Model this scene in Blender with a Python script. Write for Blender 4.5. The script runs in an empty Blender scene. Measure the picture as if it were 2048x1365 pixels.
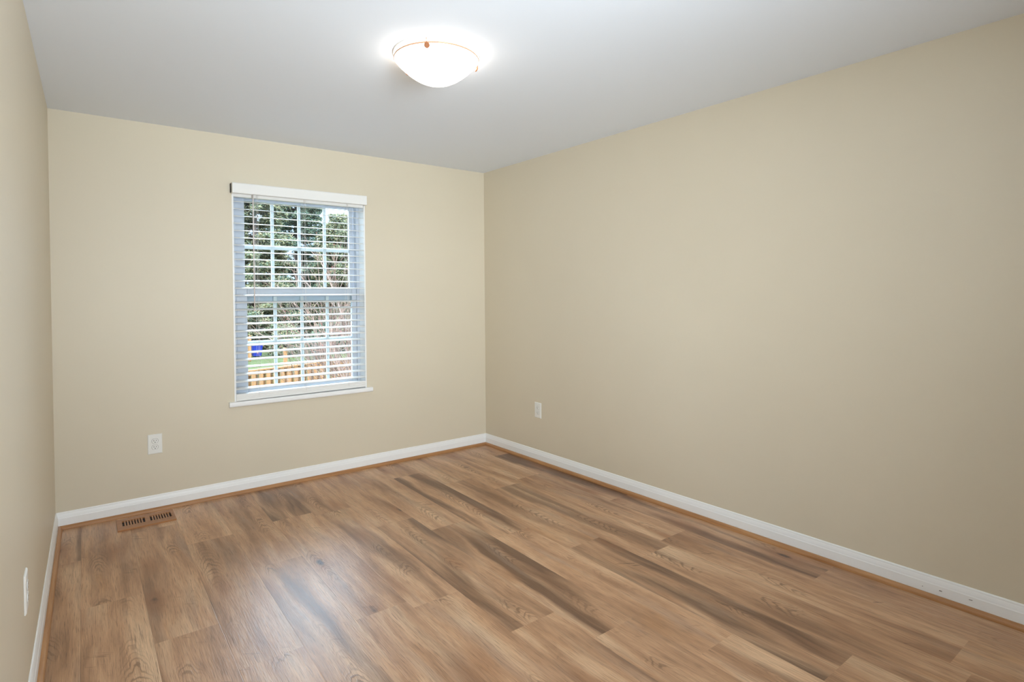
import bpy, bmesh, math, random
import numpy as np
from mathutils import Vector, Matrix

S = bpy.context.scene
COL = S.collection
PI = math.pi

# ------------------------------------------------------------------ camera
CAM = (0.146, -4.2128, 1.3486)
yaw, pitch, roll = 0.6482, -0.0154, -0.0077
F_PX, SHIFT_PX = 1133.1, -75.6
fwd = Vector((math.sin(yaw)*math.cos(pitch), math.cos(yaw)*math.cos(pitch), math.sin(pitch)))
rgt = Vector((math.cos(yaw), -math.sin(yaw), 0))
upv = rgt.cross(fwd)
r2 = rgt*math.cos(roll) + upv*math.sin(roll)
u2 = -rgt*math.sin(roll) + upv*math.cos(roll)
cd = bpy.data.cameras.new('camera')
cam = bpy.data.objects.new('camera', cd); COL.objects.link(cam)
cam.matrix_world = Matrix(((r2.x, u2.x, -fwd.x, CAM[0]), (r2.y, u2.y, -fwd.y, CAM[1]), (r2.z, u2.z, -fwd.z, CAM[2]), (0, 0, 0, 1)))
cd.sensor_fit = 'HORIZONTAL'; cd.sensor_width = 36.0
cd.lens = F_PX/2048*36.0
cd.shift_y = SHIFT_PX/2048
cd.clip_start = 0.02; cd.clip_end = 400
S.camera = cam

# ------------------------------------------------------------------ sky, sun, daylight portal, exposure
W = bpy.data.worlds.new('sky'); S.world = W; W.use_nodes = True
wn = W.node_tree; wn.nodes.clear()
def wnode(t, **k):
    n = wn.nodes.new(t)
    for a, v in k.items(): setattr(n, a, v)
    return n
SKY = 21.0             # overcast: much brighter high up than near the horizon
tc = wnode('ShaderNodeTexCoord'); nz = wnode('ShaderNodeTexNoise'); rp = wnode('ShaderNodeValToRGB')
bg = wnode('ShaderNodeBackground'); wo = wnode('ShaderNodeOutputWorld')
nz.inputs['Scale'].default_value = 3.0; nz.inputs['Detail'].default_value = 5
rp.color_ramp.elements[0].position = 0.38; rp.color_ramp.elements[0].color = (0.50, 0.72, 1.0, 1)
rp.color_ramp.elements[1].position = 0.62; rp.color_ramp.elements[1].color = (0.80, 0.91, 1.0, 1)
sp_ = wnode('ShaderNodeSeparateXYZ'); el = wnode('ShaderNodeMapRange'); mu = wnode('ShaderNodeMath', operation='MULTIPLY')
for i_, v_ in ((1, 0.10), (2, 0.45), (3, 0.10), (4, 1.0)): el.inputs[i_].default_value = v_
wn.links.new(tc.outputs['Generated'], sp_.inputs[0]); wn.links.new(sp_.outputs[2], el.inputs[0])
wn.links.new(el.outputs[0], mu.inputs[0]); mu.inputs[1].default_value = SKY
wn.links.new(tc.outputs['Generated'], nz.inputs['Vector']); wn.links.new(nz.outputs['Fac'], rp.inputs['Fac'])
wn.links.new(rp.outputs['Color'], bg.inputs['Color']); wn.links.new(mu.outputs[0], bg.inputs['Strength'])
wn.links.new(bg.outputs['Background'], wo.inputs['Surface'])

sd = bpy.data.lights.new('sun', 'SUN'); sd.energy = 2.6; sd.angle = math.radians(3); sd.color = (1.0, 0.93, 0.82)
sun = bpy.data.objects.new('sun', sd); COL.objects.link(sun)
sun.rotation_euler = Vector((0.45, 0.75, -0.55)).to_track_quat('-Z', 'Y').to_euler()   # from behind the house

pd = bpy.data.lights.new('window_daylight', 'AREA'); pd.shape = 'RECTANGLE'; pd.size = 0.96; pd.size_y = 1.46
pd.cycles.is_portal = True
po = bpy.data.objects.new('window_daylight', pd); COL.objects.link(po)
po.location = (1.432, 0.26, 1.35); po.rotation_euler = (-PI/2, 0, 0)

# unseen fill lamps, added in a made-up opening behind the viewer
def add_fill(name, w, h, watts, spread, z, tilt, pan, col):
    d = bpy.data.lights.new(name, 'AREA'); d.shape = 'RECTANGLE'; d.size = w; d.size_y = h
    d.energy = watts; d.spread = math.radians(spread); d.color = col
    o = bpy.data.objects.new(name, d); COL.objects.link(o)
    o.location = (0.9, -4.97, z); o.rotation_euler = (PI/2+math.radians(tilt), 0, math.radians(pan))
add_fill('fill_lamp_wide', 0.8, 0.95, 33.0, 116, 1.4, 9, -6, (0.83, 0.93, 1.0))
add_fill('fill_lamp_narrow', 0.8, 0.95, 8.0, 62, 1.5, 1, -18, (0.84, 0.935, 1.0))
add_fill('fill_lamp_up', 0.8, 0.95, 9.0, 62, 1.5, 38, 4, (0.83, 0.93, 1.0))

LAMP = 6.5            # radiance of the ceiling light's glass bowl
S.view_settings.view_transform = 'Standard'; S.view_settings.look = 'None'
S.view_settings.gamma = 1.0; S.view_settings.use_curve_mapping = False
S.view_settings.exposure = 0.17

# ------------------------------------------------------------------ node helpers
def lin(c):
    return tuple((x/255/12.92 if x/255 <= 0.04045 else ((x/255+0.055)/1.055)**2.4) for x in c) + (1,)
def mat(name):
    m = bpy.data.materials.new(name); m.use_nodes = True
    b = m.node_tree.nodes['Principled BSDF']
    return m, m.node_tree, b
class NB:
    """small node builder"""
    def __init__(s, t): s.t = t
    def put(s, sock, v):
        if hasattr(v, 'is_linked'): s.t.links.new(v, sock)
        else: sock.default_value = v
    def math(s, op, a, b=None, c=None, clamp=False):
        n = s.t.nodes.new('ShaderNodeMath'); n.operation = op; n.use_clamp = clamp
        for i, v in enumerate((a, b, c)):
            if v is not None: s.put(n.inputs[i], v)
        return n.outputs[0]
    def xyz(s, x, y, z):
        n = s.t.nodes.new('ShaderNodeCombineXYZ')
        for i, v in enumerate((x, y, z)): s.put(n.inputs[i], v)
        return n.outputs[0]
    def sep(s, v):
        n = s.t.nodes.new('ShaderNodeSeparateXYZ'); s.put(n.inputs[0], v); return n.outputs
    def noise(s, v, scale=1.0, detail=2.0, rough=0.5, dist=0.0):
        n = s.t.nodes.new('ShaderNodeTexNoise'); s.put(n.inputs['Vector'], v)
        n.inputs['Scale'].default_value = scale; n.inputs['Detail'].default_value = detail
        n.inputs['Roughness'].default_value = rough; n.inputs['Distortion'].default_value = dist
        return n.outputs['Fac']
    def voro(s, v, scale=1.0, out='Distance', feature='F1'):
        n = s.t.nodes.new('ShaderNodeTexVoronoi'); n.feature = feature; s.put(n.inputs['Vector'], v)
        n.inputs['Scale'].default_value = scale; return n.outputs[out]
    def ramp(s, f, stops, interp='LINEAR'):
        n = s.t.nodes.new('ShaderNodeValToRGB'); s.put(n.inputs[0], f); r = n.color_ramp; r.interpolation = interp
        while len(r.elements) < len(stops): r.elements.new(0.5)
        for e, (p, c) in zip(r.elements, stops):
            e.position = p; e.color = c if len(c) == 4 else tuple(c)+(1,)
        return n.outputs['Color']
    def fmap(s, f, a, b, c=0.0, d=1.0):
        n = s.t.nodes.new('ShaderNodeMapRange'); n.clamp = True; s.put(n.inputs[0], f)
        for i, v in enumerate((a, b, c, d)): n.inputs[i+1].default_value = v
        return n.outputs[0]
    def mix(s, f, a, b, blend='MIX'):
        n = s.t.nodes.new('ShaderNodeMix'); n.data_type = 'RGBA'; n.blend_type = blend
        s.put(n.inputs[0], f); s.put(n.inputs[6], a); s.put(n.inputs[7], b); return n.outputs[2]
    def bump(s, h, strength, dist=0.001):
        n = s.t.nodes.new('ShaderNodeBump'); s.put(n.inputs['Height'], h)
        n.inputs['Strength'].default_value = strength; n.inputs['Distance'].default_value = dist
        return n.outputs[0]
    def coord(s, which='Object'):
        return s.t.nodes.new('ShaderNodeTexCoord').outputs[which]

def paint(name, rgb, rough=0.6, bump=0.0, scale=300.0, spec=0.3, var=0.0):
    m, t, b = mat(name); n = NB(t)
    b.inputs['Roughness'].default_value = rough; b.inputs['Specular IOR Level'].default_value = spec
    co = n.coord()
    if var:
        f = n.noise(co, 1.3, 3)
        n.put(b.inputs['Base Color'], n.mix(n.fmap(f, 0.3, 0.7), lin(rgb), lin([max(0, x-var) for x in rgb])))
    else: b.inputs['Base Color'].default_value = lin(rgb)
    if bump:
        h = n.noise(co, scale, 3); n.put(b.inputs['Normal'], n.bump(h, bump, 0.001))
    return m

M = {}
M['wall'] = paint('beige_wall_paint', (222, 211, 189), 0.48, 0.10, 220, 0.5, 3)
M['ceiling'] = paint('flat_white_ceiling_paint', (240, 246, 255), 0.9, 0.1, 160, 0.1)
M['trim'] = paint('white_semi_gloss_trim', (247, 247, 246), 0.35, 0.04, 60, 0.45)
M['vinyl'] = paint('white_vinyl', (192, 198, 208), 0.35, 0, 0, 0.4)
M['grille'] = paint('white_grille', (238, 240, 243), 0.35, 0, 0, 0.4)
M['blind'] = paint('white_faux_wood', (240, 239, 236), 0.4, 0.05, 90, 0.4)
M['cord'] = paint('white_cord', (235, 230, 226), 0.8)
M['wand'] = paint('white_plastic_wand', (236, 226, 222), 0.3)
M['plate'] = paint('white_outlet_plastic', (240, 239, 234), 0.35, 0, 0, 0.5)
M['slot'] = paint('dark_slot', (18, 15, 13), 0.7)
M['duct'] = paint('dark_duct_metal', (34, 26, 26), 0.6)
M['brass'] = paint('antique_brass', (176, 118, 84), 0.4); M['brass'].node_tree.nodes['Principled BSDF'].inputs['Metallic'].default_value = 0.3
M['bracket'] = paint('dark_bracket', (40, 36, 32), 0.5)
M['siding'] = paint('pale_siding', (205, 205, 200), 0.7)

def glass():
    m = bpy.data.materials.new('clear_window_glass'); m.use_nodes = True; t = m.node_tree; t.nodes.clear()
    o = t.nodes.new('ShaderNodeOutputMaterial'); mx = t.nodes.new('ShaderNodeMixShader')
    tr = t.nodes.new('ShaderNodeBsdfTransparent'); gl = t.nodes.new('ShaderNodeBsdfGlossy'); fr = t.nodes.new('ShaderNodeFresnel')
    tr.inputs[0].default_value = (0.94, 0.97, 0.97, 1); gl.inputs['Roughness'].default_value = 0.02; fr.inputs[0].default_value = 1.45
    t.links.new(fr.outputs[0], mx.inputs[0]); t.links.new(tr.outputs[0], mx.inputs[1]); t.links.new(gl.outputs[0], mx.inputs[2])
    t.links.new(mx.outputs[0], o.inputs[0]); return m
M['glass'] = glass()

def bowl_glass():
    m, t, b = mat('lit_frosted_glass')
    b.inputs['Base Color'].default_value = (0.9, 0.88, 0.84, 1); b.inputs['Roughness'].default_value = 0.4
    b.inputs['Emission Color'].default_value = (1.0, 0.925, 0.83, 1); b.inputs['Emission Strength'].default_value = LAMP
    return m
M['bowl'] = bowl_glass()


def oak(name, c1, c2, axis=0, rough=0.4):
    m, t, b = mat(name); n = NB(t); x, y, z = n.sep(n.coord())
    k = [60, 60, 60]; k[axis] = 3
    v = n.xyz(n.math('MULTIPLY', x, k[0]), n.math('MULTIPLY', y, k[1]), n.math('MULTIPLY', z, k[2]))
    f = n.noise(v, 1.0, 4, 0.6)
    n.put(b.inputs['Base Color'], n.mix(n.fmap(f, 0.3, 0.7), lin(c1), lin(c2)))
    b.inputs['Roughness'].default_value = rough; return m
M['oak_x'] = oak('oak_quarter_round', (192, 142, 94), (160, 110, 66), 0)
M['oak_y'] = oak('oak_quarter_round_side', (192, 142, 94), (160, 110, 66), 1)
M['oak_vent'] = oak('oak_register', (180, 126, 78), (152, 102, 60), 0)

def floor_mat():
    m, t, b = mat('oak_laminate_planks'); n = NB(t)
    uv = t.nodes.new('ShaderNodeUVMap'); uv.uv_map = 'plank'
    u, v, _ = n.sep(uv.outputs[0])
    at = t.nodes.new('ShaderNodeAttribute'); at.attribute_name = 'plank_id'; r = at.outputs['Fac']
    z = n.math('MULTIPLY', r, 61.0)
    at2 = t.nodes.new('ShaderNodeAttribute'); at2.attribute_name = 'plank_smoke'; sm_ = at2.outputs['Fac']
    def P(a, c, off=0.0): return n.xyz(n.math('MULTIPLY', u, a), n.math('MULTIPLY', v, c), n.math('ADD', z, off))
    warp = n.noise(P(5, 1.6, 3), 1, 3)
    uw = n.math('ADD', u, n.math('MULTIPLY', n.math('SUBTRACT', warp, 0.5), 0.10))
    def Q(a, c, off=0.0): return n.xyz(n.math('MULTIPLY', uw, a), n.math('MULTIPLY', v, c), n.math('ADD', z, off))
    ur = n.math('ADD', u, n.math('MULTIPLY', n.math('SUBTRACT', warp, 0.5), 0.03))
    def R_(a, c, off=0.0): return n.xyz(n.math('MULTIPLY', ur, a), n.math('MULTIPLY', v, c), n.math('ADD', z, off))
    # broad colour clouds along the board
    f1 = n.noise(Q(11, 1.3, 0), 1, 4, 0.55)
    base = n.ramp(f1, [(0.30, lin((156, 115, 84))), (0.5, lin((202, 157, 120))), (0.70, lin((226, 188, 151)))])
    # warm orange patches
    f2 = n.noise(Q(7, 2.2, 11), 1, 3)
    base = n.mix(n.fmap(f2, 0.55, 0.75, 0, 0.42), base, lin((196, 144, 96)))
    # smoky dark streaks, strength differs from board to board
    f3 = n.noise(Q(10, 0.75, 23), 1, 3, 0.5)
    lo = n.math('SUBTRACT', 0.60, n.math('MULTIPLY', sm_, 0.17))
    dk = n.math('MULTIPLY', n.math('DIVIDE', n.math('SUBTRACT', f3, lo), 0.16, clamp=True), n.math('ADD', n.math('MULTIPLY', sm_, 0.55), 0.45))
    base = n.mix(n.math('MULTIPLY', dk, 0.9), base, lin((96, 64, 44)))
    # greyish film
    f4 = n.noise(Q(13, 1.6, 31), 1, 3)
    base = n.mix(n.fmap(f4, 0.55, 0.78, 0, 0.6), base, lin((166, 142, 124)))
    # fine grain and pores
    g1 = n.noise(R_(260, 6, 41), 1, 4, 0.6)
    base = n.mix(n.fmap(g1, 0.36, 0.62, 0.28, 0.0), base, lin((108, 74, 50)))
    g2 = n.noise(R_(520, 12, 47), 1, 2, 0.5)
    base = n.mix(n.fmap(g2, 0.57, 0.68, 0.0, 0.55), base, lin((84, 56, 38)))
    # cathedral arches
    uc = n.math('SUBTRACT', uw, n.fmap(n.math('FRACT', n.math('MULTIPLY', r, 13.7)), 0, 1, 0.05, 0.18))
    ph = n.math('ADD', n.math('MULTIPLY', v, 40.0), n.math('MULTIPLY', n.math('MULTIPLY', uc, uc), 2600.0))
    ph = n.math('ADD', ph, n.math('MULTIPLY', n.noise(P(24, 9, 7), 1, 3), 7.0))
    arch = n.math('SINE', n.math('MULTIPLY', ph, 3.0))
    near = n.fmap(n.math('ABSOLUTE', uc), 0.012, 0.055, 1, 0)
    am = n.math('MULTIPLY', near, n.fmap(n.noise(P(1.0, 2.6, 57), 1, 1), 0.52, 0.62))
    archm = n.math('MULTIPLY', n.fmap(arch, 0.1, 0.9), am)
    base = n.mix(n.math('MULTIPLY', archm, 0.6), base, lin((100, 70, 46)))
    # knots with a pale ring, and short cracks across the grain
    kd = n.voro(P(4.4, 1.7, 71), 1.0)
    base = n.mix(n.fmap(kd, 0.06, 0.30, 0.7, 0.0), base, lin((146, 96, 60)))
    kn = n.noise(P(60, 40, 5), 1, 2)
    base = n.mix(n.fmap(n.math('ADD', kd, n.math('MULTIPLY', kn, 0.06)), 0.065, 0.115, 0.9, 0.0), base, lin((64, 42, 30)))
    cr = n.noise(n.xyz(n.math('MULTIPLY', u, 9), n.math('ADD', n.math('MULTIPLY', v, 46), n.math('MULTIPLY', u, 30)), z), 1, 3, 0.6)
    crm = n.math('MULTIPLY', n.fmap(cr, 0.62, 0.68), n.fmap(n.voro(P(3.6, 1.9, 83), 1.0), 0.12, 0.30, 1, 0))
    base = n.mix(n.math('MULTIPLY', crm, 0.75), base, lin((82, 54, 34)))
    # board to board value
    val = n.fmap(n.math('FRACT', n.math('MULTIPLY', r, 3.97)), 0, 1, 0.92, 1.05)
    hsv = t.nodes.new('ShaderNodeHueSaturation'); n.put(hsv.inputs['Color'], base); n.put(hsv.inputs['Value'], val)
    base = hsv.outputs[0]
    # board edges
    e = n.math('MINIMUM', u, n.math('SUBTRACT', 0.2285, u))
    base = n.mix(n.fmap(e, 0.0004, 0.0014, 0.25, 0.0), base, lin((80, 55, 38)))
    n.put(b.inputs['Base Color'], base)
    n.put(b.inputs['Roughness'], n.fmap(g1, 0.3, 0.7, 0.30, 0.40))
    b.inputs['Specular IOR Level'].default_value = 0.6
    h = n.math('ADD', n.math('MULTIPLY', n.noise(R_(170, 12, 91), 1, 3, 0.6), 1.0), n.math('MULTIPLY', archm, 0.5))
    h = n.math('ADD', h, n.math('MULTIPLY', n.fmap(e, 0, 0.002), 0.4))
    n.put(b.inputs['Normal'], n.bump(h, 0.55, 0.0012))
    return m
M['floor'] = floor_mat()

def leafy(name, cols, rough=0.7, transl=True):
    m, t, b = mat(name); n = NB(t)
    g = t.nodes.new('ShaderNodeNewGeometry')
    c = n.ramp(g.outputs['Random Per Island'], [(i/(len(cols)-1), lin(k)) for i, k in enumerate(cols)])
    n.put(b.inputs['Base Color'], c); b.inputs['Roughness'].default_value = rough; b.inputs['Specular IOR Level'].default_value = 0.05
    return m
M['needles'] = leafy('evergreen_needles', [(56, 66, 54), (80, 88, 68), (106, 104, 78), (134, 124, 92), (72, 84, 76)])
M['needles_dark'] = leafy('dark_evergreen_needles', [(46, 60, 52), (66, 80, 68), (86, 96, 78), (112, 110, 82)])
M['bark'] = oak('grey_bark', (84, 70, 62), (50, 40, 36), 2, 0.9)
M['twig'] = leafy('bare_twigs', [(112, 90, 80), (72, 56, 50), (132, 108, 96), (92, 68, 60)], 0.8)
M['twig_grey'] = leafy('grey_bare_twigs', [(104, 92, 84), (66, 56, 52), (128, 114, 104)], 0.8)
M['bud'] = leafy('red_buds', [(120, 62, 58), (136, 84, 72)], 0.7)
M['leaf'] = leafy('green_leaves', [(108, 138, 78), (136, 160, 96), (90, 120, 70)], 0.6)
M['fence'] = oak('tan_fence_boards', (128, 88, 46), (98, 64, 32), 2, 0.8)
M['bin'] = paint('blue_plastic', (8, 26, 96), 0.45)
def lawn_mat():
    m, t, b = mat('lawn_grass'); n = NB(t); co = n.coord()
    f = n.noise(co, 1.6, 5, 0.7)
    n.put(b.inputs['Base Color'], n.ramp(f, [(0.3, lin((46, 50, 30))), (0.55, lin((60, 64, 42))), (0.75, lin((70, 68, 50)))]))
    b.inputs['Roughness'].default_value = 0.95; b.inputs['Specular IOR Level'].default_value = 0.0; return m
M['lawn'] = lawn_mat()

# ------------------------------------------------------------------ mesh helpers
class MB:
    def __init__(s): s.v = []; s.f = []; s.sm = []
    def add(s, vs, fs, smooth=False):
        o = len(s.v); s.v += [tuple(p) for p in vs]; s.f += [tuple(i+o for i in f) for f in fs]; s.sm += [smooth]*len(fs); return s
    def box(s, a, b):
        x0, y0, z0 = a; x1, y1, z1 = b
        return s.add([(x0,y0,z0),(x1,y0,z0),(x1,y1,z0),(x0,y1,z0),(x0,y0,z1),(x1,y0,z1),(x1,y1,z1),(x0,y1,z1)],
                     [(0,3,2,1),(4,5,6,7),(0,1,5,4),(1,2,6,5),(2,3,7,6),(3,0,4,7)])
    def prism(s, prof, p0, p1, e1, e2, smooth=False):
        """extrude a closed 2-D profile (in axes e1,e2) from p0 to p1"""
        p0, p1, e1, e2 = Vector(p0), Vector(p1), Vector(e1), Vector(e2); k = len(prof)
        vs = [p0+e1*a+e2*b for a, b in prof] + [p1+e1*a+e2*b for a, b in prof]
        fs = [(i, (i+1) % k, k+(i+1) % k, k+i) for i in range(k)]
        s.add(vs, fs, smooth); s.add(vs, [tuple(range(k-1, -1, -1)), tuple(range(k, 2*k))]); return s
    def tube(s, pts, r, k=8, caps=True):
        pts = [Vector(p) for p in pts]; rs = r if isinstance(r, (list, tuple)) else [r]*len(pts)
        vs = []; fs = []
        for i, p in enumerate(pts):
            d = (pts[min(i+1, len(pts)-1)]-pts[max(i-1, 0)]).normalized()
            a = d.orthogonal().normalized(); c = d.cross(a)
            vs += [p+(a*math.cos(2*PI*j/k)+c*math.sin(2*PI*j/k))*rs[i] for j in range(k)]
        for i in range(len(pts)-1):
            fs += [(i*k+j, i*k+(j+1) % k, (i+1)*k+(j+1) % k, (i+1)*k+j) for j in range(k)]
        if caps: fs += [tuple(range(k-1, -1, -1)), tuple(range((len(pts)-1)*k, len(pts)*k))]
        return s.add(vs, fs, True)
    def lathe(s, prof, c, k=64, smooth=True):
        """prof: (radius, z)"""
        vs = []; fs = []; rows = []
        for r, z in prof:
            if r < 1e-6: rows.append([len(vs)]); vs.append((c[0], c[1], c[2]+z))
            else:
                rows.append(list(range(len(vs), len(vs)+k)))
                vs += [(c[0]+r*math.cos(2*PI*j/k), c[1]+r*math.sin(2*PI*j/k), c[2]+z) for j in range(k)]
        for a, b in zip(rows, rows[1:]):
            for j in range(k):
                q = (a[j % len(a)], a[(j+1) % k % len(a)] if len(a) > 1 else None, b[(j+1) % k] if len(b) > 1 else None, b[j % len(b)])
                if len(a) == 1: fs.append((a[0], b[(j+1) % k], b[j]))
                elif len(b) == 1: fs.append((a[j], a[(j+1) % k], b[0]))
                else: fs.append((a[j], a[(j+1) % k], b[(j+1) % k], b[j]))
        return s.add(vs, fs, smooth)
    def build(s, name, m, parent=None, off=(0, 0, 0), bevel=0.0, seg=2):
        me = bpy.data.meshes.new(name)
        me.from_pydata([(x-off[0], y-off[1], z-off[2]) for x, y, z in s.v], [], s.f)
        me.polygons.foreach_set('use_smooth', s.sm)
        bm = bmesh.new(); bm.from_mesh(me); bmesh.ops.recalc_face_normals(bm, faces=bm.faces); bm.to_mesh(me); bm.free()
        me.materials.append(m); me.update()
        o = bpy.data.objects.new(name, me); COL.objects.link(o)
        if parent: o.parent = parent
        else: o.location = off
        if bevel:
            b = o.modifiers.new('bevel', 'BEVEL'); b.width = bevel; b.segments = seg; b.limit_method = 'ANGLE'; b.angle_limit = math.radians(40)
            b.harden_normals = False
        return o
def tag(o, label=None, cat=None, group=None, kind=None):
    for k, v in (('label', label), ('category', cat), ('group', group), ('kind', kind)):
        if v: o[k] = v
    return o
def empty(name, loc=(0, 0, 0), rz=0.0):
    o = bpy.data.objects.new(name, None); COL.objects.link(o); o.location = loc; o.rotation_euler = (0, 0, rz)
    o.empty_display_size = 0.1; return o
def struct(o, label=None): return tag(o, label, kind='structure')
def dup_tree(root, loc, rz):
    r = root.copy(); COL.objects.link(r); r.location = loc; r.rotation_euler = (0, 0, rz)
    for ch in [c for c in root.children]:
        c = ch.copy(); COL.objects.link(c); c.parent = r
        for g in ch.children:
            d = g.copy(); COL.objects.link(d); d.parent = c
    return r

# ------------------------------------------------------------------ room shell
H, WID, DEEP = 2.44, 3.0298, 4.95
LA, RA = -0.0085, 0.0231            # the side walls run very slightly off square
def LX(y): return -LA*y
def RX(y): return WID - RA*y
OX0, OX1, OZ0, OZ1 = 0.960, 1.905, 0.632, 2.085      # window opening

# floor: individual planks in one mesh, each with its own id and local coordinates
PW, PL, PX0 = 0.2285, 1.295, 0.118
joints = {-1: -0.57, 0: -1.15, 1: -1.63, 2: -2.00, 3: -1.22, 4: -0.66, 5: -2.02, 6: -2.416, 7: -2.65, 8: -1.67, 9: -3.31, 10: -1.02, 11: -2.25, 12: -1.665, 13: -0.9}
fv, ff, fid, fuv, fsm = [], [], [], [], []
SMOKE = {(8, 1): 1.0, (7, 2): 0.9, (9, 2): 0.9, (12, 1): 1.0, (12, 2): 0.85, (2, 0): 0.45, (4, 0): 0.9, (6, 1): 0.8, (5, 1): 0.5, (-1, 0): 0.7}
rng = random.Random(5)
for k in range(-2, 15):
    x0, x1 = PX0+k*PW, PX0+(k+1)*PW
    j = joints.get(k, -0.4); row = 0
    while j < 0.1: j += PL
    row = 0
    while j > -DEEP-0.1:
        y1, y0 = min(j, 0.1), max(j-PL, -DEEP-0.1); rid = rng.random()
        o = len(fv); fv += [(x0, y0, 0), (x1, y0, 0), (x1, y1, 0), (x0, y1, 0)]; ff.append((o, o+1, o+2, o+3)); fid.append(rid)
        fuv += [(0, y0-(j-PL)), (PW, y0-(j-PL)), (PW, y1-(j-PL)), (0, y1-(j-PL))]
        fsm.append(SMOKE.get((k, row), rng.choice((0.1, 0.22, 0.35, 0.5)))); row += 1
        j -= PL
me = bpy.data.meshes.new('floor'); me.from_pydata(fv, [], ff)
at = me.attributes.new('plank_id', 'FLOAT', 'FACE'); at.data.foreach_set('value', fid)
at2 = me.attributes.new('plank_smoke', 'FLOAT', 'FACE'); at2.data.foreach_set('value', fsm)
uvl = me.uv_layers.new(name='plank'); uvl.data.foreach_set('uv', [c for p in fuv for c in p])
me.materials.append(M['floor'])
fl = bpy.data.objects.new('floor', me); COL.objects.link(fl)
struct(fl, 'brown oak-look plank floor')
struct(MB().box((-0.35, -DEEP-0.1, -0.25), (3.5, 0.2, -0.005)).build('floor_slab', M['siding']))

struct(MB().box((-0.35, -DEEP-0.1, H), (3.5, 0.2, H+0.15)).build('ceiling', M['ceiling']), 'flat white ceiling')
wb = MB(); y0, y1 = 0.0, 0.2
wb.box((-0.3, y0, -0.2), (OX0, y1, H+0.1)); wb.box((OX1, y0, -0.2), (3.4, y1, H+0.1))
wb.box((OX0, y0, -0.2), (OX1, y1, OZ0-0.034)); wb.box((OX0, y0, OZ1), (OX1, y1, H+0.1))
struct(wb.build('wall_back', M['wall']), 'beige wall with the window')
def slab(name, x_at, t):
    m = MB(); a, b = 0.1, -DEEP-0.05
    v = [(x_at(a), a), (x_at(b), b), (x_at(b)+t, b), (x_at(a)+t, a)]
    m.add([(x, y, -0.2) for x, y in v]+[(x, y, H+0.1) for x, y in v], [(0,1,2,3),(7,6,5,4),(0,4,5,1),(1,5,6,2),(2,6,7,3),(3,7,4,0)])
    return m.build(name, M['wall'])
struct(slab('wall_left', LX, -0.12), 'beige wall at the left edge')
struct(slab('wall_right', RX, 0.12), 'long bare beige wall on the right')
wf = MB(); ya, yb_ = -DEEP-0.1, -DEEP  # the opening in this unseen wall is added to hold the fill lamps
wf.box((-0.3, ya, -0.2), (0.46, yb_, H+0.1)); wf.box((1.34, ya, -0.2), (3.4, yb_, H+0.1)); wf.box((0.46, ya, 2.05), (1.34, yb_, H+0.1)); wf.box((0.46, ya, -0.2), (1.34, yb_, -0.006))
struct(wf.build('wall_front', M['wall']), 'beige wall behind the viewer with an opening added for fill light')

# made-up enclosure, added to keep sun and sky out of the opening
hy0, hy1, hx0, hx1 = -6.5, -DEEP-0.1, -0.2, 2.2
hw = MB(); hw.box((hx0-0.1, hy0-0.1, -0.2), (hx1+0.1, hy0, H+0.1)); hw.box((hx0-0.1, hy0, -0.2), (hx0, hy1, H+0.1)); hw.box((hx1, hy0, -0.2), (hx1+0.1, hy1, H+0.1))
struct(hw.build('wall_light_block', M['wall']), 'added unseen walls that block sun and sky at the opening')
struct(MB().box((hx0, hy0, H), (hx1, hy1, H+0.1)).build('ceiling_light_block', M['ceiling']), 'added unseen ceiling that blocks the sky')
struct(MB().box((hx0, hy0, -0.1), (hx1, hy1, -0.002)).build('floor_light_block', M['oak_y']), 'added unseen floor closing off the opening')

# baseboards and quarter rounds
BH = 0.098
bprof = [(0, 0), (0.0125, 0), (0.0125, 0.0635), (0.0112, 0.0655), (0.0106, 0.068), (0.0098, 0.074), (0.0080, 0.082), (0.0066, 0.0865), (0.0058, 0.088), (0.0058, 0.0925), (0.0048, 0.0955), (0.003, BH), (0, BH)]
qr = [(0.0128, 0.0), (0.0128, 0.0215)] + [(0.0128+0.0185*math.sin(a), 0.003+0.0185*math.cos(a)) for a in np.linspace(0.05, PI/2, 7)] + [(0.0313, 0.0)]
def run(name, prof, p0, p1, nrm, m, label=None):
    return struct(MB().prism(prof, p0, p1, nrm, (0, 0, 1)).build(name, m), label)
yb = -DEEP
run('baseboard_back', bprof, (-0.0, 0, 0), (WID, 0, 0), (0, -1, 0), M['trim'], 'white baseboard under the window')
run('baseboard_left', bprof, (LX(0), 0, 0), (LX(yb), yb, 0), (1, 0, 0), M['trim'], 'white baseboard along the left wall')
bbr = run('baseboard_right', bprof, (RX(0), 0, 0), (RX(yb), yb, 0), (-1, 0, 0), M['trim'], 'white baseboard along the long right wall')
run('trim_1', qr, (0.012, 0, 0), (WID-0.012, 0, 0), (0, -1, 0), M['oak_x'], 'oak quarter-round strip under the window wall')
run('trim_2', qr, (LX(0), -0.013, 0), (LX(yb), yb, 0), (1, 0, 0), M['oak_y'], 'oak quarter-round strip along the left wall')
run('trim_3', qr, (RX(0), -0.013, 0), (RX(yb), yb, 0), (-1, 0, 0), M['oak_y'], 'oak quarter-round strip along the right wall')

M['scuff'] = paint('grey_scuff', (120, 112, 104), 0.8)
for ys, zs, ln, hh in ((-3.385, 0.046, 0.010, 0.0035), (-3.489, 0.050, 0.012, 0.0025), (-3.319, 0.041, 0.003, 0.003)):
    xs = RX(ys)-0.0125
    MB().box((xs-0.0002, ys-ln/2, zs-hh/2), (xs+0.002, ys+ln/2, zs+hh/2)).build('scuff', M['scuff'], bbr)

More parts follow.
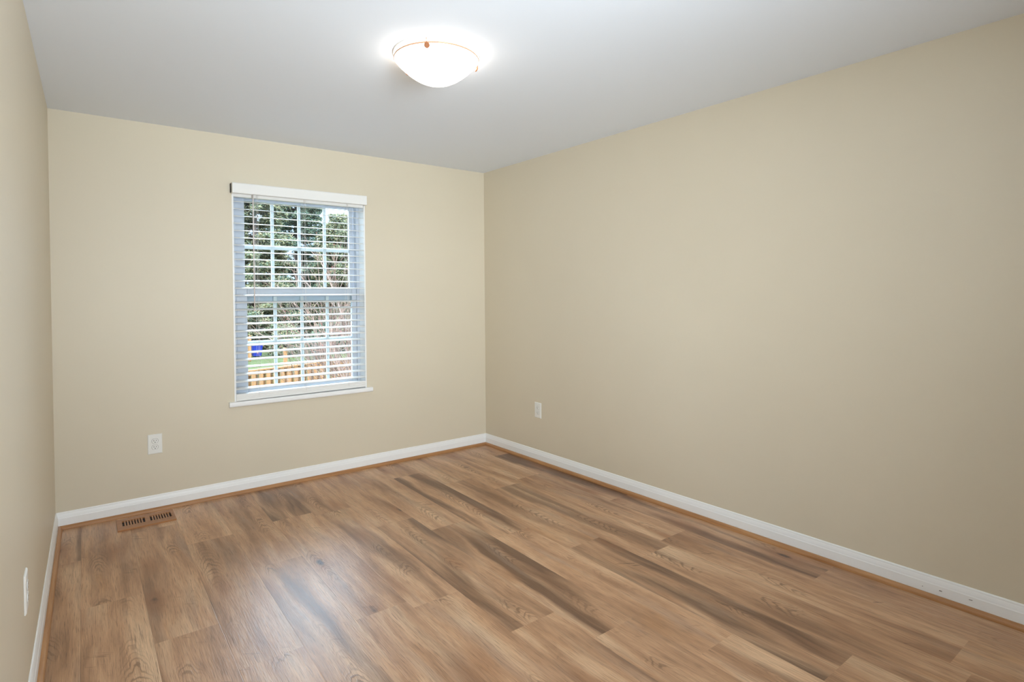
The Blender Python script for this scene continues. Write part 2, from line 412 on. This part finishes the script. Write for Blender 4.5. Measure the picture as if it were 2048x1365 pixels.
# ------------------------------------------------------------------ window
win = struct(empty('window_1', (1.432, 0.1, OZ0)), 'white double-hung window with grilles'); wo_ = win.location[:]
def wpart(m, name, mt, parent=win, bevel=0.0): return m.build(name, mt, parent, wo_, bevel)
JT = 0.010; JD = 0.20
jm = MB(); jm.box((OX0, -0.002, OZ0), (OX0+JT, JD, OZ1)); jm.box((OX1-JT, -0.002, OZ0), (OX1, JD, OZ1)); jm.box((OX0, -0.002, OZ1-JT), (OX1, JD, OZ1))
wpart(jm, 'jamb', M['trim'])
fx0, fx1, fz0, fz1 = OX0+JT, OX1-JT, OZ0, OZ1-JT
fm = MB()
for a, b in ((fx0, fx0+0.030), (fx1-0.022, fx1)): fm.box((a, 0.098, fz0), (b, 0.195, fz1))
fm.box((fx0+0.030, 0.098, fz1-0.022), (fx1-0.022, 0.195, fz1)); fm.box((fx0+0.030, 0.098, fz0), (fx1-0.022, 0.195, fz0+0.022))
for xs in (fx0+0.030, fx1-0.022-0.006): fm.box((xs, 0.139, fz0+0.022), (xs+0.006, 0.145, fz1-0.022))
wpart(fm, 'window_frame', M['vinyl'], bevel=0.002)
def sash(name, x0, x1, z0, z1, gx0, gx1, gz0, gz1, y0, y1, label):
    s = MB(); s.box((x0, y0, z0), (gx0, y1, z1)); s.box((gx1, y0, z0), (x1, y1, z1))
    s.box((gx0, y0, z0), (gx1, y1, gz0)); s.box((gx0, y0, gz1), (gx1, y1, z1))
    so = wpart(s, name, M['vinyl'], bevel=0.003); so['label'] = label
    ym = (y0+y1)/2
    wpart(MB().box((gx0-0.004, ym-0.009, gz0-0.004), (gx1+0.004, ym-0.006, gz1+0.004)), 'glass_pane', M['glass'], so)
    g = MB(); w = 0.0115
    for i in (1, 2, 3):
        xm = gx0+(gx1-gx0)*i/4; g.box((xm-w, ym-0.003, gz0), (xm+w, ym+0.005, gz1))
    zm = (gz0+gz1)/2
    for i in range(4):
        xa = gx0+(gx1-gx0)*i/4+(w if i else 0); xb = gx0+(gx1-gx0)*(i+1)/4-(w if i < 3 else 0)
        g.box((xa, ym-0.003, zm-w), (xb, ym+0.005, zm+w))
    wpart(g, 'grille', M['grille'], so, bevel=0.002)
    return so
sash('lower_sash', fx0+0.031, fx1-0.023, fz0+0.023, 1.407, 1.071, 1.835, 0.695, 1.347, 0.104, 0.136, 'inner sash below')
sash('upper_sash', fx0+0.037, fx1-0.029, 1.305, fz1-0.023, 1.069, 1.836, 1.372, 2.030, 0.148, 0.180, 'outer sash above')
lk = MB().box((1.40, 0.108, 1.4075), (1.46, 0.132, 1.414)); lk.box((1.425, 0.098, 1.414), (1.436, 0.126, 1.420))
wpart(lk, 'sash_lock', M['vinyl'], bevel=0.002)
# stool (interior sill) with a rounded nose
sp = [(0.098, 0), (0.098, -0.034), (-0.022, -0.034), (-0.029, -0.030), (-0.031, -0.024), (-0.031, -0.010), (-0.029, -0.004), (-0.022, 0)]
st = MB().prism([(a, b) for a, b in sp if a < 0]+[(-0.0005, 0), (-0.0005, -0.034)][:0] + [(0.0, 0), (0.0, -0.034)], (0.924, 0, OZ0), (1.945, 0, OZ0), (0, 1, 0), (0, 0, 1))
st.box((OX0, 0.0, OZ0-0.034), (OX1, 0.2, OZ0))
wpart(st, 'window_sill', M['trim'])

# ------------------------------------------------------------------ horizontal blind
BX0, BX1, BY = 0.970, 1.891, 0.012
bl = empty('window_blind', (1.431, BY, OZ0)); bo = bl.location[:]
tag(bl, 'white horizontal slatted blind with valance hanging in the window', 'blind')
def bpart(m, name, mt, parent=bl, bevel=0.0): return m.build(name, mt, parent, bo, bevel)
vp = [(-0.062, 2.047), (-0.060, 2.045), (-0.052, 2.045), (-0.052, 2.112), (-0.056, 2.115), (-0.060, 2.1145), (-0.0635, 2.108), (-0.0635, 2.052)]
va = MB().prism(vp, (0.953, 0, 0), (1.897, 0, 0), (0, 1, 0), (0, 0, 1))
va.box((0.953, -0.052, 2.045), (0.962, -0.004, 2.114)); va.box((1.888, -0.052, 2.045), (1.897, -0.004, 2.114))
bpart(va, 'valance', M['blind'])
bpart(MB().box((0.9495, -0.030, 2.052), (0.9525, -0.001, 2.112)), 'mounting_bracket', M['bracket'])
bpart(MB().box((1.8975, -0.030, 2.052), (1.9005, -0.001, 2.112)), 'mounting_bracket', M['bracket'])
bpart(MB().box((BX0, -0.046, 2.052), (BX1, -0.003, 2.108)).box((BX0, -0.003, 2.03), (BX1, 0.04, 2.07)), 'headrail', M['blind'])
# one slat: a slightly crowned, tilted board; the rest share its mesh
TILT = math.radians(10.5); NS = 27; Z0, DZ = 1.999, 0.0493
sl = []
ns = 8; wS, tS, crown = 0.050, 0.0028, 0.0016
for i in range(ns+1):
    a = -wS/2+wS*i/ns; sl.append((a, crown*(1-(2*a/wS)**2)+tS/2))
for i in range(ns, -1, -1):
    a = -wS/2+wS*i/ns; sl.append((a, crown*(1-(2*a/wS)**2)-tS/2))
ct, sn = math.cos(TILT), math.sin(TILT)
sl = [(a*ct-b*sn, a*sn+b*ct) for a, b in sl]        # room edge (negative a) lower
s0 = MB().prism(sl, (BX0, 0, 0), (BX1, 0, 0), (0, 1, 0), (0, 0, 1), True).build('slat', M['blind'], bl, (bo[0], 0, 0))
for i in range(NS):
    o = s0 if i == 0 else s0.copy()
    if i: COL.objects.link(o); o.parent = bl
    o.location = (0, 0, Z0-DZ*i-bo[2]); o.rotation_euler = (0, 0.0006*math.sin(i*2.3), 0)
rp_ = [(-0.026, 0.640), (-0.024, 0.637), (0.024, 0.637), (0.026, 0.640), (0.026, 0.679), (0.024, 0.683), (-0.024, 0.683), (-0.026, 0.680),
       (-0.026, 0.668), (-0.0235, 0.667), (-0.0235, 0.664), (-0.026, 0.663), (-0.026, 0.654), (-0.0235, 0.653), (-0.0235, 0.650), (-0.026, 0.649)]
rb = MB().prism([(BY+a, z) for a, z in rp_], (BX0, 0, -0.002), (BX1, 0, 0.002), (0, 1, 0), (0, 0, 1))
bpart(rb, 'bottom_rail', M['blind'])
for xc in (1.115, 1.437, 1.757):
    lc = MB()
    for dy in (-0.0262, 0.0262): lc.tube([(xc, BY+dy, 2.05), (xc, BY+dy, 0.660)], 0.0009, 5)
    for i in range(NS): lc.tube([(xc, BY-0.026, Z0-DZ*i-0.0052), (xc, BY+0.026, Z0-DZ*i+0.001)], 0.0006, 4)
    bpart(lc, 'ladder_cord', M['cord'])
    bpart(MB().tube([(xc+0.008, BY-0.0275, 2.05), (xc+0.008, BY-0.0275, 0.676)], 0.0008, 5), 'lift_cord', M['cord'])
wd = bpart(MB().tube([(1.087, -0.036, 2.052), (1.088, -0.034, 1.6), (1.089, -0.033, 1.26)], [0.0042]*3, 8), 'tilt_wand', M['wand'])
bpart(MB().tube([(1.087, -0.036, 2.075), (1.087, -0.036, 2.052)], 0.002, 6), 'hook', M['bracket'], wd)
bpart(MB().tube([(1.089, -0.033, 1.262), (1.089, -0.033, 1.245)], [0.0048, 0.0035], 8), 'wand_tip', M['wand'], wd)

# ------------------------------------------------------------------ ceiling light
LC = (1.444, -1.946, H)
cl = empty('ceiling_light', LC); tag(cl, 'lit round frosted glass bowl light on the white ceiling', 'ceiling light')
R, ZR, BD = 0.190, -0.027, 0.108            # bowl rim radius, rim height below the ceiling, bowl depth
bp = [(R*t, ZR-BD*(1-t**2.0)) for t in np.linspace(1.0, 0.0, 17)]
bp[-1] = (0.0, bp[-1][1])
ins = [(r*0.975, z+0.004) for r, z in bp[:-1]]+[(0.0, bp[-1][1]+0.004)]
MB().lathe(bp[::-1]+ins, LC).build('glass_bowl', M['bowl'], cl, LC)
M['pan'] = paint('white_enamel_pan', (236, 232, 226), 0.4)
MB().lathe([(0.0, 0.0), (0.196, 0.0), (0.197, -0.003), (0.192, -0.007), (0.0, -0.009)], LC).build('canopy', M['pan'], cl, LC)
M['rim_glass'] = paint('amber_rim', (206, 160, 128), 0.3)
rg = [(R+0.0005+0.0018*math.cos(a), ZR+0.002+0.0040*math.sin(a)) for a in np.linspace(0, 2*PI, 9)]
MB().lathe(rg, LC).build('rim', M['rim_glass'], cl, LC)
for deg in (228, 345, 107):
    a = math.radians(deg); c, s_ = math.cos(a), math.sin(a)
    q = MB()
    e_r = Vector((c, s_, -0.45)).normalized(); e_t = Vector((-s_, c, 0)); e_u = e_r.cross(e_t)
    q.tube([(LC[0]+c*0.196, LC[1]+s_*0.196, H-0.009), (LC[0]+c*(R+0.006), LC[1]+s_*(R+0.006), H-0.022), (LC[0]+c*(R+0.001), LC[1]+s_*(R+0.001), H-0.034)], 0.0022, 6)
    kc = Vector((LC[0]+c*(R-0.002), LC[1]+s_*(R-0.002), H-0.037))
    for ra, h0, h1 in ((0.0122, 0.0, 0.0040), (0.0090, 0.0040, 0.0065)):
        q.prism([(ra*math.cos(t), ra*math.sin(t)) for t in np.linspace(0, 2*PI, 19)[:-1]], kc+e_r*h0, kc+e_r*h1, e_t, e_u)
    q.build('clip', M['brass'], cl, LC)

# ------------------------------------------------------------------ outlets
def make_outlet(loc, rz, label):
    r = empty('electrical_outlet', loc, rz); tag(r, label, 'outlet', 'wall outlets')
    pw, ph = 0.039, 0.0615
    pr = [(-pw, -ph), (pw, -ph), (pw, ph), (-pw, ph)]
    pm = MB(); d = 0.0035
    inn = [(-pw+d, -ph+d), (pw-d, -ph+d), (pw-d, ph-d), (-pw+d, ph-d)]
    vs = [(x, 0, z) for x, z in pr]+[(x, -0.003, z) for x, z in pr]+[(x, -0.0058, z) for x, z in inn]
    fs = [(3, 2, 1, 0)]+[(i, (i+1) % 4, 4+(i+1) % 4, 4+i) for i in range(4)]+[(4+i, 4+(i+1) % 4, 8+(i+1) % 4, 8+i) for i in range(4)]+[(8, 9, 10, 11)]
    pm.add(vs, fs); pm.build('cover_plate', M['plate'], r)
    for zc in (0.0195, -0.0195):
        out = []
        for i in range(28):
            a = 2*PI*i/28; x = 0.0172*math.cos(a); z = 0.0172*math.sin(a); z = max(-0.0138, min(0.0138, z)); out.append((x, z+zc))
        e = MB().prism([(x*1.07, (z-zc)*1.07+zc) for x, z in out], (0, -0.0057, 0), (0, -0.0061, 0), (1, 0, 0), (0, 0, 1))
        f = MB().prism(out, (0, -0.0061, 0), (0, -0.0080, 0), (1, 0, 0), (0, 0, 1))
        fo = f.build('receptacle', M['plate'], r)
        e.build('surround', M['rim'], fo)
        sm = MB(); yf = -0.0080
        sm.box((-0.0075, yf-0.0003, zc-0.001), (-0.0051, yf+0.001, zc+0.0075)); sm.box((0.0051, yf-0.0003, zc), (0.0073, yf+0.001, zc+0.0068))
        sm.prism([(0.0027*math.cos(a), zc-0.0075+0.0027*math.sin(a)) for a in np.linspace(0, 2*PI, 13)[:-1]], (0, yf-0.0003, 0), (0, yf+0.001, 0), (1, 0, 0), (0, 0, 1))
        sm.build('slots', M['slot'], fo)
    MB().prism([(0.0028*math.cos(a), 0.0028*math.sin(a)) for a in np.linspace(0, 2*PI, 13)[:-1]], (0, -0.0055, 0), (0, -0.0067, 0), (1, 0, 0), (0, 0, 1)).build('screw', M['plate'], r)
    return r
M['rim'] = paint('outlet_gap', (110, 104, 96), 0.6)
o1 = make_outlet((0.4955, 0.0, 0.4205), 0.0, 'white duplex outlet on the window wall, above the floor register')
o2 = dup_tree(o1, (RX(-0.72), -0.72, 0.418), -PI/2); o2['label'] = 'white duplex outlet low on the bare wall right of the window'
o3 = dup_tree(o1, (LX(-1.842), -1.842, 0.413), PI/2); o3['label'] = 'white duplex outlet on the left wall, seen nearly edge-on'

# ------------------------------------------------------------------ floor register
VX0, VX1, VY0, VY1 = 0.285, 0.577, -0.268, -0.075
vo = (0.431, -0.172, 0)
vt = empty('floor_register', vo); tag(vt, 'wooden slotted floor register set in the floor below the outlet', 'floor vent')
sx = [(0.311, 0.424), (0.450, 0.560)]; sy0, sy1 = -0.207, -0.115
fr = MB(); zt = 0.009
fr.box((VX0, VY0, 0.0), (VX1, sy0, zt)); fr.box((VX0, sy1, 0.0), (VX1, VY1, zt))
for a, b in ((VX0, sx[0][0]), (sx[0][1], sx[1][0]), (sx[1][1], VX1)): fr.box((a, sy0, 0.0), (b, sy1, zt))
fr.build('frame', M['oak_vent'], vt, vo)
for a, b in sx:
    g = MB(); n_ = 8; p = (b-a)/n_
    for i in range(1, n_): g.box((a+p*i-p*0.27, sy0, 0.001), (a+p*i+p*0.27, sy1, zt-0.0015))
    g.build('grille', M['oak_vent'], vt, vo)
MB().box((VX0+0.01, VY0+0.02, 0.0004), (VX1-0.01, VY1-0.01, 0.0009)).build('damper', M['duct'], vt, vo)

# ------------------------------------------------------------------ outside
GZ = -2.8
lw = MB(); lw.add([(-60, 0.6, GZ), (120, 0.6, GZ), (120, 160, GZ), (-60, 160, GZ)], [(0, 1, 2, 3)])
struct(lw.build('lawn', M['lawn']), 'green lawn outside the window')

def blades(pts, dirs, L, Wd, rs):
    """one tapered blade (a thin 3-sided spike) per point; returns verts, faces arrays"""
    n = len(pts)
    d = dirs/np.linalg.norm(dirs, axis=1)[:, None]
    ref = np.where(np.abs(d[:, 2:3]) > 0.9, np.array([[1.0, 0, 0]]), np.array([[0, 0, 1.0]]))
    a = np.cross(d, ref); a /= np.linalg.norm(a, axis=1)[:, None]; b = np.cross(d, a)
    th = rs.uniform(0, 2*PI, n)
    V = np.empty((n, 5, 3))
    for k in range(3):
        t = th+2*PI*k/3
        V[:, k] = pts+(a*np.cos(t)[:, None]+b*np.sin(t)[:, None])*Wd[:, None]*(0.5) + d*L[:, None]*0.35
    V[:, 3] = pts; V[:, 4] = pts+d*L[:, None]
    base = (np.arange(n)*5)[:, None]
    F = np.concatenate([base+np.array([[3, 1, 0]]), base+np.array([[3, 2, 1]]), base+np.array([[3, 0, 2]]),
                        base+np.array([[0, 1, 4]]), base+np.array([[1, 2, 4]]), base+np.array([[2, 0, 4]])], 0)
    return V.reshape(-1, 3), F
def tri_mesh(name, V, F, m, parent, off):
    V = V-np.array(off)
    me = bpy.data.meshes.new(name); me.vertices.add(len(V)); me.vertices.foreach_set('co', V.astype(np.float32).ravel())
    me.loops.add(F.size); me.loops.foreach_set('vertex_index', F.astype(np.int32).ravel())
    me.polygons.add(len(F)); me.polygons.foreach_set('loop_start', (np.arange(len(F))*3).astype(np.int32))
    me.polygons.foreach_set('loop_total', np.full(len(F), 3, np.int32))
    me.update(calc_edges=True); me.validate(); me.materials.append(m)
    o = bpy.data.objects.new(name, me); COL.objects.link(o); o.parent = parent; return o

def evergreen(x, y, h, rad, seed, m, label, n_br=240, z_low=0.10):
    rs = np.random.RandomState(seed); rt = (x, y, GZ)
    r = empty('evergreen_tree', rt); tag(r, label, 'tree', 'evergreens beyond the fence')
    MB().tube([(x, y, GZ), (x+0.1, y, GZ+h*0.5), (x, y, GZ+h*0.98)], [0.28, 0.17, 0.02], 8).build('trunk', M['bark'], r, rt)
    bm = MB(); P, D, L_, W_ = [], [], [], []
    for i in range(n_br):
        t = rs.uniform(z_low, 0.99); az = rs.uniform(0, 2*PI)
        ln = rad*(1-t)**0.6*rs.uniform(0.6, 1.1)+0.25
        d = np.array([math.cos(az), math.sin(az), 0.0]); p0 = np.array([x, y, GZ+h*t])
        droop = rs.uniform(-0.28, 0.12)
        pts = [p0+d*ln*s+np.array([0, 0, 1.0])*(droop*ln*s + 0.12*ln*s*s) for s in (0, 0.35, 0.7, 1.0)]
        bm.tube(pts, [0.035, 0.025, 0.015, 0.005], 4)
        k = int(70*ln/rad)+14
        s = rs.uniform(0.18, 1.02, k)**0.8
        c = p0+d*(ln*s)[:, None]+np.array([0, 0, 1.0])*(droop*ln*s+0.12*ln*s*s)[:, None]
        c += rs.normal(0, 0.16, (k, 3))*np.array([1, 1, 0.6])
        nb = 5
        cc = np.repeat(c, nb, 0)
        dd = rs.normal(0, 1, (k*nb, 3))*np.array([1, 1, 0.7])+d*0.9+np.array([0, 0, -0.15])
        P.append(cc); D.append(dd); L_.append(rs.uniform(0.22, 0.48, k*nb)); W_.append(rs.uniform(0.06, 0.13, k*nb))
    bm.build('branches', M['bark'], r, rt)
    V, F = blades(np.concatenate(P), np.concatenate(D), np.concatenate(L_), np.concatenate(W_), rs)
    tri_mesh('foliage', V, F, m, r, rt)
    return r
evergreen(11.0, 44.0, 17.5, 3.6, 1, M['needles'], 'tall grey-green evergreen seen through the left window panes', 330, 0.02)
evergreen(16.9, 53.0, 19.5, 4.4, 2, M['needles_dark'], 'tall darker evergreen farthest back, seen through the middle window panes', 360, 0.02)
evergreen(17.9, 44.0, 11.2, 3.0, 3, M['needles'], 'shorter evergreen under open sky in the right window panes', 240, 0.02)

def bare_tree(x, y, h, spread, seed, m, label, name='bare_shrub', stems=6, lean=(0, 0), levels=4, r0=0.03, kids=4, buds=0):
    rs = np.random.RandomState(seed); rt = (x, y, GZ)
    r = empty(name, rt); tag(r, label, 'shrub', 'leafless shrubs in the yard')
    segs = [[] for _ in range(levels)]; tips = []
    def grow(p, d, L, rad, lv):
        pts = [p]; q = p.copy(); dd = d.copy()
        for _ in range(3):
            dd = dd+rs.normal(0, 0.13, 3)+np.array([0, 0, 0.05]); dd /= np.linalg.norm(dd); q = q+dd*L/3; pts.append(q.copy())
        segs[lv].append((pts, rad))
        if lv+1 < levels:
            for _ in range(kids+(lv == 0)*2):
                s = rs.uniform(0.35, 1.0); i = min(int(s*3), 2); b = pts[i]+(pts[i+1]-pts[i])*(s*3-i)
                nd = dd+rs.normal(0, 0.40, 3); nd[2] += 0.2; nd /= np.linalg.norm(nd)
                grow(b, nd, L*rs.uniform(0.5, 0.72), rad*0.6, lv+1)
        else: tips.append(pts[-1])
    for i in range(stems):
        az = 2*PI*i/stems+rs.uniform(-0.4, 0.4)
        d = np.array([math.cos(az)*spread+lean[0], math.sin(az)*spread+lean[1], 1.0]); d /= np.linalg.norm(d)
        grow(np.array([x+0.1*math.cos(az), y+0.1*math.sin(az), GZ]), d, h*0.55*rs.uniform(0.85, 1.1), r0, 0)
    a = MB(); b = MB()
    for lv in range(levels):
        for pts, rad in segs[lv]:
            (a if lv < 2 else b).tube(pts, [rad, rad*0.85, rad*0.65, rad*0.4], 4 if lv else 6, caps=False)
    a.build('stems', M['bark'] if m is None else m, r, rt); b.build('twigs', m, r, rt)
    if buds:
        T = np.array(tips); T = T[rs.randint(0, len(T), buds)]
        V, F = blades(T, rs.normal(0, 1, (len(T), 3)), rs.uniform(0.02, 0.035, len(T)), rs.uniform(0.010, 0.018, len(T)), rs)
        tri_mesh('buds', V, F, M['bud'], r, rt)['kind'] = 'stuff'
    return r
bare_tree(4.55, 5.6, 4.4, 0.14, 11, M['twig'], 'tall leafless shrub nearest the window with reddish buds', stems=11, levels=5, kids=3, r0=0.026, buds=500)
bare_tree(6.9, 11.0, 4.2, 0.14, 12, M['twig_grey'], 'leafless grey shrub behind the reddish one, in front of the fence', stems=9, levels=5, kids=3, r0=0.026)
bare_tree(9.3, 24.0, 2.3, 0.5, 13, M['twig_grey'], 'low bare brush beyond the fence, right of the blue bin', stems=9, levels=5, kids=3, r0=0.03)
bare_tree(13.2, 29.0, 3.0, 0.5, 14, M['twig'], 'bare brown bush beyond the fence at the right', stems=9, levels=5, kids=3, r0=0.03)

def bush(x, y, h, rad, seed, m, label):
    rs = np.random.RandomState(seed); rt = (x, y, GZ); r = empty('evergreen_bush', rt); tag(r, label, 'bush', 'bushes at the back of the lawn')
    k = int(900*rad); az = rs.uniform(0, 2*PI, k); ph = np.arccos(rs.uniform(0, 1, k)); q = rs.uniform(0.55, 1.0, k)
    d = np.stack([np.sin(ph)*np.cos(az), np.sin(ph)*np.sin(az), np.cos(ph)], 1)
    c = d*q[:, None]*np.array([rad, rad, h*0.95])+np.array([x, y, GZ+0.03])
    cc = np.repeat(c, 4, 0); dd = np.repeat(d, 4, 0)+rs.normal(0, 0.8, (k*4, 3)); dd[:, 2] = np.abs(dd[:, 2])
    V, F = blades(cc, dd, rs.uniform(0.15, 0.34, k*4), rs.uniform(0.05, 0.10, k*4), rs)
    tri_mesh('foliage', V, F, m, r, rt)
    b = MB()
    for i in range(5):
        a = i*2*PI/5; b.tube([(x, y, GZ), (x+math.cos(a)*rad*0.5, y+math.sin(a)*rad*0.5, GZ+h*0.6)], [0.03, 0.01], 5)
    b.build('stems', M['bark'], r, rt)
bush(7.3, 37.0, 1.9, 1.3, 31, M['needles_dark'], 'dark evergreen bush behind the blue bin, at the left')
bush(11.7, 37.6, 2.1, 1.2, 32, M['needles'], 'grey-green bush just right of the blue bin')
bush(14.8, 37.9, 2.4, 1.4, 33, M['needles_dark'], 'rounded dark bush at the back of the lawn, middle of the view')
bush(18.2, 38.0, 2.6, 1.4, 34, M['needles'], 'rounded grey-green bush at the back of the lawn, at the right')

# fence: rails, board panel and posts
A = Vector((2.2, 14.6, 0)); B = Vector((9.6, 16.9, 0)); ft = GZ+1.80
fd = (B-A).normalized(); fn = Vector((fd.y, -fd.x, 0))       # towards the house
fe = empty('wooden_fence', (A.x, A.y, GZ)); tag(fe, 'tan board fence along the bottom of the window view', 'fence'); fo_ = fe.location[:]
LEN = (B-A).length
def oriented(mb, s0, s1, n0, n1, z0, z1):
    c = [A+fd*s+fn*n for s, n in ((s0, n0), (s1, n0), (s1, n1), (s0, n1))]
    mb.add([(p.x, p.y, z0) for p in c]+[(p.x, p.y, z1) for p in c], [(0,3,2,1),(4,5,6,7),(0,1,5,4),(1,2,6,5),(2,3,7,6),(3,0,4,7)]); return mb
f1 = MB(); f2 = MB(); s = 0.0
while s < LEN-0.15:
    oriented(f1, s, s+0.145, 0.045, 0.063, GZ+0.05, ft-0.05); oriented(f2, s+0.105, s+0.105+0.19, -0.063, -0.045, GZ+0.05, ft-0.05); s += 0.254
f1.build('board_panel', M['fence'], fe, fo_); f2.build('board_panel', M['fence'], fe, fo_)
for z in (GZ+0.3, GZ+1.0, GZ+1.62): oriented(MB(), 0, LEN, -0.044, 0.044, z, z+0.085).build('rail', M['fence'], fe, fo_)
oriented(MB(), 0, LEN, -0.08, 0.08, ft-0.05, ft).build('cap_rail', M['fence'], fe, fo_)
# two bits of timber in the yard beyond the fence
tp = empty('timber_post', (6.70, 19.8, GZ)); tag(tp, 'tan timber post standing just beyond the fence', 'post')
MB().box((6.63, 19.74, GZ), (6.77, 19.86, GZ+1.98)).build('shaft', M['fence'], tp, tp.location[:], 0.01)
MB().prism([(-0.09, 0), (0.09, 0), (0.0, 0.07)], (6.70, 19.71, GZ+1.98), (6.70, 19.89, GZ+1.98), (1, 0, 0), (0, 0, 1)).build('cap', M['fence'], tp, tp.location[:])
tq = empty('timber_screen', (8.34, 34.6, GZ)); tag(tq, 'short tan timber screen standing to the left of the blue bin', 'screen')
pb = MB()
for i in range(4): pb.box((8.01+i*0.165, 34.58, GZ+0.05), (8.16+i*0.165, 34.60, GZ+1.62))
pb.build('board_panel', M['fence'], tq, tq.location[:])
for z in (0.3, 1.35): MB().box((8.01, 34.60, GZ+z), (8.67, 34.65, GZ+z+0.09)).build('rail', M['fence'], tq, tq.location[:])
for x in (8.07, 8.61): MB().box((x-0.045, 34.65, GZ), (x+0.045, 34.74, GZ+1.68)).build('post', M['fence'], tq, tq.location[:])

# wheelie bin
bx, by = 0.146+0.2275*41.6, CAM[1]+41.6
wbn = empty('wheelie_bin', (bx, by, GZ)); tag(wbn, 'blue wheelie bin standing on the lawn beyond the fence', 'bin')
wq = wbn.location[:]
body = MB(); a0, a1 = 0.25, 0.36
body.add([(bx-a0, by-a0, GZ+0.05), (bx+a0, by-a0, GZ+0.05), (bx+a0, by+a0, GZ+0.05), (bx-a0, by+a0, GZ+0.05),
          (bx-a1, by-a1, GZ+1.0), (bx+a1, by-a1, GZ+1.0), (bx+a1, by+a1, GZ+1.0), (bx-a1, by+a1, GZ+1.0)],
         [(0,3,2,1),(4,5,6,7),(0,1,5,4),(1,2,6,5),(2,3,7,6),(3,0,4,7)])
body.build('body', M['bin'], wbn, wq, 0.03)
lid = MB().prism([(-0.40, 1.0), (0.40, 1.0), (0.40, 1.05), (0.2, 1.11), (-0.2, 1.10), (-0.40, 1.06)], (bx-0.39, by, GZ), (bx+0.39, by, GZ), (0, 1, 0), (0, 0, 1))
lid.build('lid', M['bin'], wbn, wq)
for sx_ in (-1, 1):
    MB().tube([(bx+sx_*0.27, by+0.2, GZ+0.11), (bx+sx_*0.33, by+0.2, GZ+0.11)], 0.11, 16).build('wheel', M['slot'], wbn, wq)
